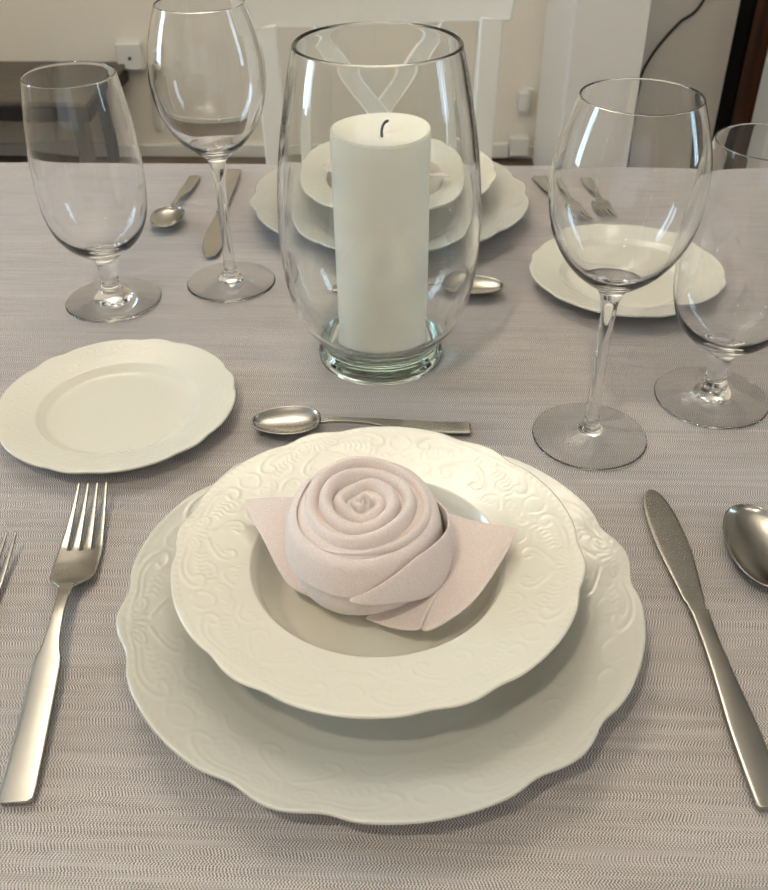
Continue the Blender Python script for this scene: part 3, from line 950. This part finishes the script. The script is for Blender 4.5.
# ------------------------------------------------------------ lights
def area(name, loc, rot, sx, sy, power, color):
    l = bpy.data.lights.new(name, 'AREA'); l.shape = 'RECTANGLE'; l.size = sx; l.size_y = sy
    l.energy = power; l.color = color
    o = bpy.data.objects.new(name, l); col.objects.link(o)
    o.location = loc; o.rotation_euler = rot
    return o
area('window_daylight_left', room(XL - .09, .85, 1.5), (0, -pi / 2, A), 1.35, .46, 50, (.56, .79, 1.0))
area('window_daylight_right', room(XR + .09, .65, 1.5), (0, pi / 2, A), 1.35, .36, 18, (.56, .79, 1.0))

# added fill lamp in the unseen back window
area('window_fill_back', room((WX0 + WX1) / 2, YB - .09, 1.5), (pi / 2, 0, A), 2.3, 1.35, 6, (.94, .96, 1.0))
def fill_pendant(x, y, label):  # unseen uplighter, added for soft fill off the ceiling
    t = empty('fill_lamp', (x, y, ZC), 0)
    tag(t, label, 'pendant lamp')
    v, f = lathe([(0, -.005), (.05, -.005), (.05, -.03), (.008, -.035), (.008, -.42), (0, -.42)], 32)
    link_mesh('rod', v, f, 'fabric_shade', t)
    v, f = lathe([(.07, -.46), (.20, -.44), (.275, -.38), (.28, -.38), (.20, -.455), (.07, -.475), (.07, -.46)], 64)
    link_mesh('bowl_shade', v, f, 'fabric_shade', t)
fill_pendant(-.35, 1.70, 'unseen uplighter added beyond the table to brighten the ceiling and far wall')
fill_pendant(.45, -1.30, 'unseen uplighter added behind the camera for soft fill light')
def disk(name, loc, rx, size, power, color):
    l = bpy.data.lights.new(name, 'AREA'); l.shape = 'DISK'; l.size = size; l.energy = power; l.color = color
    o = bpy.data.objects.new(name, l); col.objects.link(o); o.location = loc; o.rotation_euler = (rx, 0, 0)
disk('fill_uplight', (-.35, 1.70, ZC - .41), pi, .44, 56, (1.0, .90, .76))  # added fill, brightens the ceiling and far wall
disk('fill_uplight', (.45, -1.30, ZC - .41), pi, .44, 25, (1.0, .93, .82))  # added fill for the back of the room and the fronts of things


t = empty('ceiling_spot', (-.50, -.38, ZC), 0)
tag(t, 'round ceiling spot behind the camera on the left, outside the frame', 'ceiling spot')
v, f = lathe([(0, 0), (.15, 0), (.155, -.02), (.15, -.05), (.14, -.05), (.14, -.015), (0, -.015)], 48)
link_mesh('fixture', v, f, 'fabric_shade', t)
disk('ceiling_spot_lamp', (-.50, -.38, ZC - .02), 0, .14, 18, (1.0, .86, .66))

w = bpy.data.worlds.new('world'); sc.world = w; w.use_nodes = True
bg = w.node_tree.nodes['Background']; bg.inputs[0].default_value = (.75, .85, 1, 1); bg.inputs[1].default_value = .6

# ------------------------------------------------------------ camera
from mathutils import Matrix, Vector
cd = bpy.data.cameras.new('camera'); cam = bpy.data.objects.new('camera', cd); col.objects.link(cam); sc.camera = cam
P_, ROLL, F_, CH = .6483, .0087, 935.75, .4248
fwd = Vector((0, cos(P_), -sin(P_))); up = Vector((0, sin(P_), cos(P_))); rt = Vector((1, 0, 0))
r2 = rt * cos(ROLL) - up * sin(ROLL); u2 = rt * sin(ROLL) + up * cos(ROLL)
m = Matrix((r2, u2, -fwd)).transposed().to_4x4(); m.translation = Vector((0, 0, TZ + CH))
cam.matrix_world = m
cd.sensor_fit = 'HORIZONTAL'; cd.sensor_width = 36; cd.lens = F_ / 768 * 36
cd.clip_start = .01
cd.dof.use_dof = True; cd.dof.focus_distance = .62; cd.dof.aperture_fstop = 22

sc.view_settings.view_transform = 'Standard'; sc.view_settings.look = 'None'
sc.view_settings.gamma = 1; sc.view_settings.use_curve_mapping = False
sc.view_settings.exposure = -0.42
cy_ = sc.cycles
cy_.max_bounces = 20; cy_.transmission_bounces = 16; cy_.glossy_bounces = 6; cy_.diffuse_bounces = 5
cy_.caustics_refractive = True; cy_.caustics_reflective = False; cy_.blur_glossy = 0.0
cy_.sample_clamp_indirect = 10
cy_.use_denoising = True
